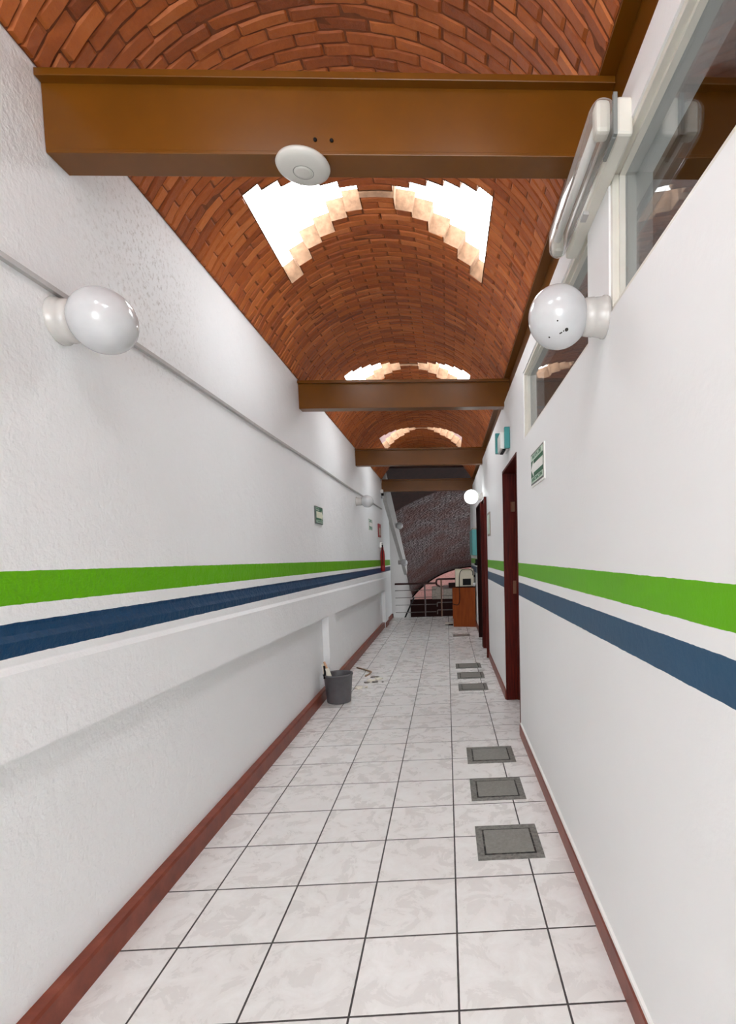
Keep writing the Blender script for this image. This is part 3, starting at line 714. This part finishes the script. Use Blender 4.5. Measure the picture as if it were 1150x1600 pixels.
e = solo('black_phone', MB().box(XR - .04, XR + .004, 7.62, 7.72, 1.16, 1.27, 0, .008).box(XR - .055, XR - .038, 7.63, 7.71, 1.17, 1.20, 0, .004), M['black'], 'small black box on the wall below the teal wall box', 'wall phone', (XR, 7.67, 1.16))

# ------------------------------------------------------------------ grey plates set in the floor
PL = [(.105, .412, .790, 1.096, 'large grey floor plate closest to the camera'), (.103, .412, 1.374, 1.668, 'grey floor plate, second of the near three'),
      (.102, .424, 1.908, 2.206, 'grey floor plate, last of the near three, before the first door'), (.085, .386, 3.783, 4.075, 'grey floor plate just past the first door, first of that three'),
      (.082, .386, 4.295, 4.620, 'grey floor plate past the first door, middle of that three'), (.074, .384, 4.828, 5.119, 'grey floor plate past the first door, furthest of that three'),
      (.066, .357, 7.285, 7.55, 'grey floor plate alone, in front of the orange desk')]
for x0, x1, y0, y1, lab in PL:
    p_ = thing('floor_plate', lab, 'floor plate', ((x0 + x1) / 2, (y0 + y1) / 2, 0), 'grey plates set along the tiled floor')
    part('frame', MB().box(x0, x1, y0, y1, -.004, .0025, 0, .001), M['plate_frame'], p_)
    ix, iy = (x1 - x0) * .105, (y1 - y0) * .13
    part('groove', MB().box(x0 + ix, x1 - ix, y0 + iy, y1 - iy, .0022, .0032), M['groove'], p_)
    part('cover', MB().box(x0 + ix + .009, x1 - ix - .009, y0 + iy + .010, y1 - iy - .010, .0028, .0060, 0, .002), M['plate'], p_)

# ------------------------------------------------------------------ bucket, tools, litter
bx, by = -1.062, 3.545
b_ = thing('bucket', 'dark grey plastic bucket standing against the skirting', 'bucket', (bx, by, 0))
part('body', MB().lathe([(.100, .0), (.108, .003), (.112, .012), (.133, .258), (.139, .260), (.141, .270), (.138, .276), (.131, .276), (.128, .262), (.106, .012), (.001, .010)], (bx, by, 0), (0, 0, 1), 40), M['bucket'], b_)
solo('wooden_stick', MB().tube([(-1.055, 3.50, .015), (-1.105, 3.49, .22), (-1.172, 3.47, .402)], .011, 8), M['tan_wood'], 'tan wooden stick standing in the grey bucket', 'stick', (-1.055, 3.50, .01))
tr_ = thing('trowel', 'black handled tool with a pale blade leaning out of the grey bucket', 'trowel', (-1.10, 3.47, .02))
part('blade', MB().hexa([(-1.13, 3.455, .20), (-1.085, 3.455, .20), (-1.085, 3.461, .20), (-1.13, 3.461, .20)], [(-1.160, 3.452, .34), (-1.125, 3.452, .345), (-1.125, 3.458, .345), (-1.160, 3.458, .34)]), M['pale_scrap'], tr_)
part('handle', MB().tube([(-1.172, 3.46, .245), (-1.165, 3.46, .30), (-1.170, 3.46, .365)], .010, 8), M['black'], tr_)
solo('plank_scrap', MB().hexa([(-1.15, 3.505, .03), (-1.115, 3.505, .03), (-1.115, 3.52, .03), (-1.15, 3.52, .03)], [(-1.196, 3.47, .375), (-1.158, 3.47, .38), (-1.158, 3.485, .38), (-1.196, 3.485, .375)]), M['pale_scrap'], 'pale wooden slat leaning in the grey bucket against the wall', 'slat', (-1.15, 3.51, .03))
solo('bent_stick', MB().tube([(-1.14, 5.04, .008), (-1.04, 4.92, .010), (-.945, 4.80, .010), (-.925, 4.755, .010), (-.935, 4.66, .008), (-.965, 4.56, .008)], .009, 8), M['brown_stick'], 'bent brown strip lying on the tiles beyond the bucket', 'strip', (-1.04, 4.9, .0))
def scrap(cx, cy, pts, h, mat, lab):
    m_ = MB(); n = len(pts); z = [.003 + random.random() * h for _ in pts]
    lo = [(cx + p[0], cy + p[1], .0008) for p in pts]; hi = [(cx + p[0] * .93, cy + p[1] * .93, zz) for p, zz in zip(pts, z)]
    m_.loft(lo, hi); solo('litter_scrap', m_, mat, lab, 'scrap', (cx, cy, 0), 'scraps littering the tiles beyond the bucket')
def blob(rx, ry, n, ang=0):
    out = []
    for k in range(n):
        a = 2 * PI * k / n; q = .7 + .5 * random.random(); x, y = rx * q * math.cos(a), ry * q * math.sin(a)
        out.append((x * math.cos(ang) - y * math.sin(ang), x * math.sin(ang) + y * math.cos(ang)))
    return out
scrap(-.955, 4.035, blob(.040, .05, 6, .4), .02, M['pale_scrap'], 'cream scrap on the tiles, closest to the bucket')
scrap(-.885, 4.06, blob(.022, .035, 6), .012, M['pale_scrap'], 'small cream crumb next to the larger cream scrap on the tiles')
scrap(-.870, 4.33, blob(.050, .05, 7, .3), .02, M['pale_scrap'], 'white scrap in the middle of the litter heap')
scrap(-.80, 4.42, blob(.055, .04, 7, .1), .02, M['pale_scrap'], 'white scrap at the heap edge towards the floor plates')
scrap(-.90, 4.27, blob(.045, .03, 6, 1.0), .015, M['dark_scrap'], 'dark sliver at the bucket side of the litter heap')
scrap(-.85, 4.52, blob(.060, .03, 6, .2), .015, M['dark_scrap'], 'dark sliver at the far side of the litter heap')
scrap(-.82, 4.28, blob(.035, .03, 6, .6), .012, M['dark_scrap'], 'dark flake between the white scraps of the litter heap')
scrap(-.735, 4.27, blob(.012, .015, 5), .01, M['dark_scrap'], 'tiny dark crumb alone on a tile beside the litter heap')

# ------------------------------------------------------------------ desk and machine
dx0, dx1, dy0, dy1 = .095, .508, 8.42, 9.75
d_ = thing('desk', 'orange wooden desk with its side panel facing the corridor', 'desk', (.30, 9.1, 0))
part('side_panel', MB().hexa([(dx0, dy0 + .06, 0), (dx1, dy0 - .05, 0), (dx1, dy0 - .02, 0), (dx0, dy0 + .09, 0)], [(dx0, dy0 + .06, .735), (dx1, dy0 - .05, .735), (dx1, dy0 - .02, .735), (dx0, dy0 + .09, .735)]), M['desk'], d_)
part('side_panel', MB().box(dx0, dx1, dy1 - .03, dy1, 0, .735), M['desk'], d_)
part('desktop', MB().hexa([(.02, dy0 + .09, .736), (dx1, dy0 - .05, .736), (dx1, dy1 + .02, .736), (.02, dy1 + .02, .736)], [(.02, dy0 + .09, .757), (dx1, dy0 - .05, .757), (dx1, dy1 + .02, .757), (.02, dy1 + .02, .757)]), M['wood_dark'], d_, 'dark top')
part('modesty_panel', MB().box(dx1 - .03, dx1 - .01, dy0, dy1 - .03, .2, .735), M['desk'], d_)
mz = .758
m_ = thing('office_machine', 'boxy beige office machine with a black screen on the orange desk', 'office machine', (.33, 8.62, mz))
prof = [(.0, 0), (.42, 0), (.42, .285), (.38, .318), (.20, .318), (.05, .315), (.012, .29), (0, .25)]
part('body', MB().prism([(8.44 + q[0], mz + q[1]) for q in prof], .150, .490, 'x'), M['beige'], m_)
part('face_frame', MB().box(.225, .487, 8.425, 8.445, mz + .01, mz + .30, 0, .008), M['beige'], m_)
part('screen', MB().box(.285, .437, 8.418, 8.428, mz + .022, mz + .142, 0, .003), M['black'], m_, 'square black window')
part('side_grille', MB().box(.146, .152, 8.52, 8.56, mz + .02, mz + .28), M['black'], m_)
part('knob', MB().lathe([(.022, 0), (.022, .025)], (.49, 8.50, mz + .185), (1, 0, 0), 14), M['black'], m_)
part('paper', MB().hexa([(.34, 8.45, mz + .265), (.45, 8.45, mz + .265), (.45, 8.50, mz + .319), (.34, 8.50, mz + .319)], [(.34, 8.443, mz + .268), (.45, 8.443, mz + .268), (.45, 8.497, mz + .323), (.34, 8.497, mz + .323)]), M['pale_scrap'], m_)
cab = [(.47, 8.42, mz + .20), (.475, 8.41, mz + .27), (.44, 8.41, mz + .315), (.36, 8.41, mz + .325), (.28, 8.41, mz + .318), (.235, 8.41, mz + .27), (.218, 8.41, mz + .15), (.215, 8.40, mz), (.222, 8.395, mz - .15), (.215, 8.39, mz - .30), (.18, 8.39, mz - .345), (.12, 8.40, mz - .33), (.085, 8.42, mz - .32)]
def smooth(P, it=2):
    for _ in range(it):
        Q = [P[0]]
        for a, b in zip(P, P[1:]):
            a, b = Vector(a), Vector(b); Q += [a * .75 + b * .25, a * .25 + b * .75]
        P = Q + [P[-1]]
    return P
part('power_cord', MB().tube(smooth(cab), .0065, 6), M['black'], m_, 'black cord drooping over the desk side')
solo('paper_cup', MB().lathe([(.022, 0), (.028, .06), (.026, .06), (.02, .004), (.001, .004)], (.497, 8.40, .758), (0, 0, 1), 16), M['white_plastic'], 'small white cup on the desk corner beside the beige machine', 'cup', (.497, 8.40, .758))
solo('floor_sheet', MB().hexa([(-.06, 8.88, .001), (.085, 8.82, .001), (.09, 9.05, .001), (-.06, 9.1, .001)], [(-.06, 8.88, .006), (.085, 8.82, .004), (.09, 9.05, .012), (-.06, 9.1, .010)]), M['pale_scrap'], 'white sheet on the floor at the foot of the orange desk', 'sheet', (0, 8.95, 0))
solo('black_tool', MB().box(.0, .09, 8.66, 8.74, .001, .02, 0, .006).tube([(.0, 8.70, .012), (-.06, 8.74, .010)], .008, 8), M['black'], 'small black object on the floor against the orange desk', 'tool', (.04, 8.70, 0))

# ------------------------------------------------------------------ light
W = bpy.data.worlds.new('overcast_sky'); SC.world = W; W.use_nodes = True
bg = W.node_tree.nodes['Background']; bg.inputs['Color'].default_value = (.935, .97, 1, 1); bg.inputs['Strength'].default_value = 10.0
def portal(name, loc, sx, sy, direction):
    l = bpy.data.lights.new(name, 'AREA'); l.shape = 'RECTANGLE'; l.size = sx; l.size_y = sy; l.cycles.is_portal = True
    o = bpy.data.objects.new(name, l); C.objects.link(o); o.location = loc; o.rotation_euler = Vector(direction).to_track_quat('-Z', 'Y').to_euler()
for c in SKY:
    for s in (-1, 1):
        a = s * .42 / R_; p = vp(s * .42, c + .12, R_ + .13)
        portal('skylight_opening', p, .75, 1.05, (-math.sin(a), 0, -math.cos(a)))
portal('back_fill_opening', (-.35, Y0 - .16, 1.825), 1.7, 2.05, (0, 1, 0))  # sky fill through the added opening behind the camera
portal('side_fill_opening', (4.36, .2, 1.45), 1.6, .9, (-1, 0, 0))  # sky through the added gap in the side room
portal('stair_fill_opening', (3.91, 12.7, .3), 2.2, 1.6, (-1, 0, 0))  # sky through the added stairwell gap
portal('court_opening', (1.2, 18.3, 3.4), 4.9, .6, (0, 0, -1))

# ------------------------------------------------------------------ camera
RR = [[0.9987651464289369, -0.04410312170209146, -0.022871312487804274], [-0.025924419567857165, -0.06994552840409145, -0.9972138925658538], [0.04238049962959365, 0.9965754049305064, -0.07100250374981905]]
cam = bpy.data.cameras.new('camera'); co = bpy.data.objects.new('camera', cam); C.objects.link(co)
X, Y, Z = Vector(RR[0]), -Vector(RR[1]), -Vector(RR[2])
co.matrix_world = Matrix(((X.x, Y.x, Z.x, -.00231), (X.y, Y.y, Z.y, -1.54786), (X.z, Y.z, Z.z, 1.39673), (0, 0, 0, 1)))
cam.sensor_fit = 'AUTO'; cam.sensor_width = 36; cam.lens = 839.957 / 1600 * 36
cam.shift_x = -(734.894 - 575) / 1600; cam.shift_y = (921.988 - 800) / 1600; cam.clip_start = .02
SC.camera = co
SC.view_settings.view_transform = 'Standard'; SC.view_settings.look = 'None'; SC.view_settings.gamma = 1; SC.view_settings.exposure = 0.66
SC.cycles.max_bounces = 14; SC.cycles.diffuse_bounces = 10; SC.cycles.glossy_bounces = 6; SC.cycles.transparent_max_bounces = 12
SC.cycles.use_denoising = True; SC.cycles.sample_clamp_indirect = 12; SC.cycles.caustics_reflective = False; SC.cycles.caustics_refractive = False
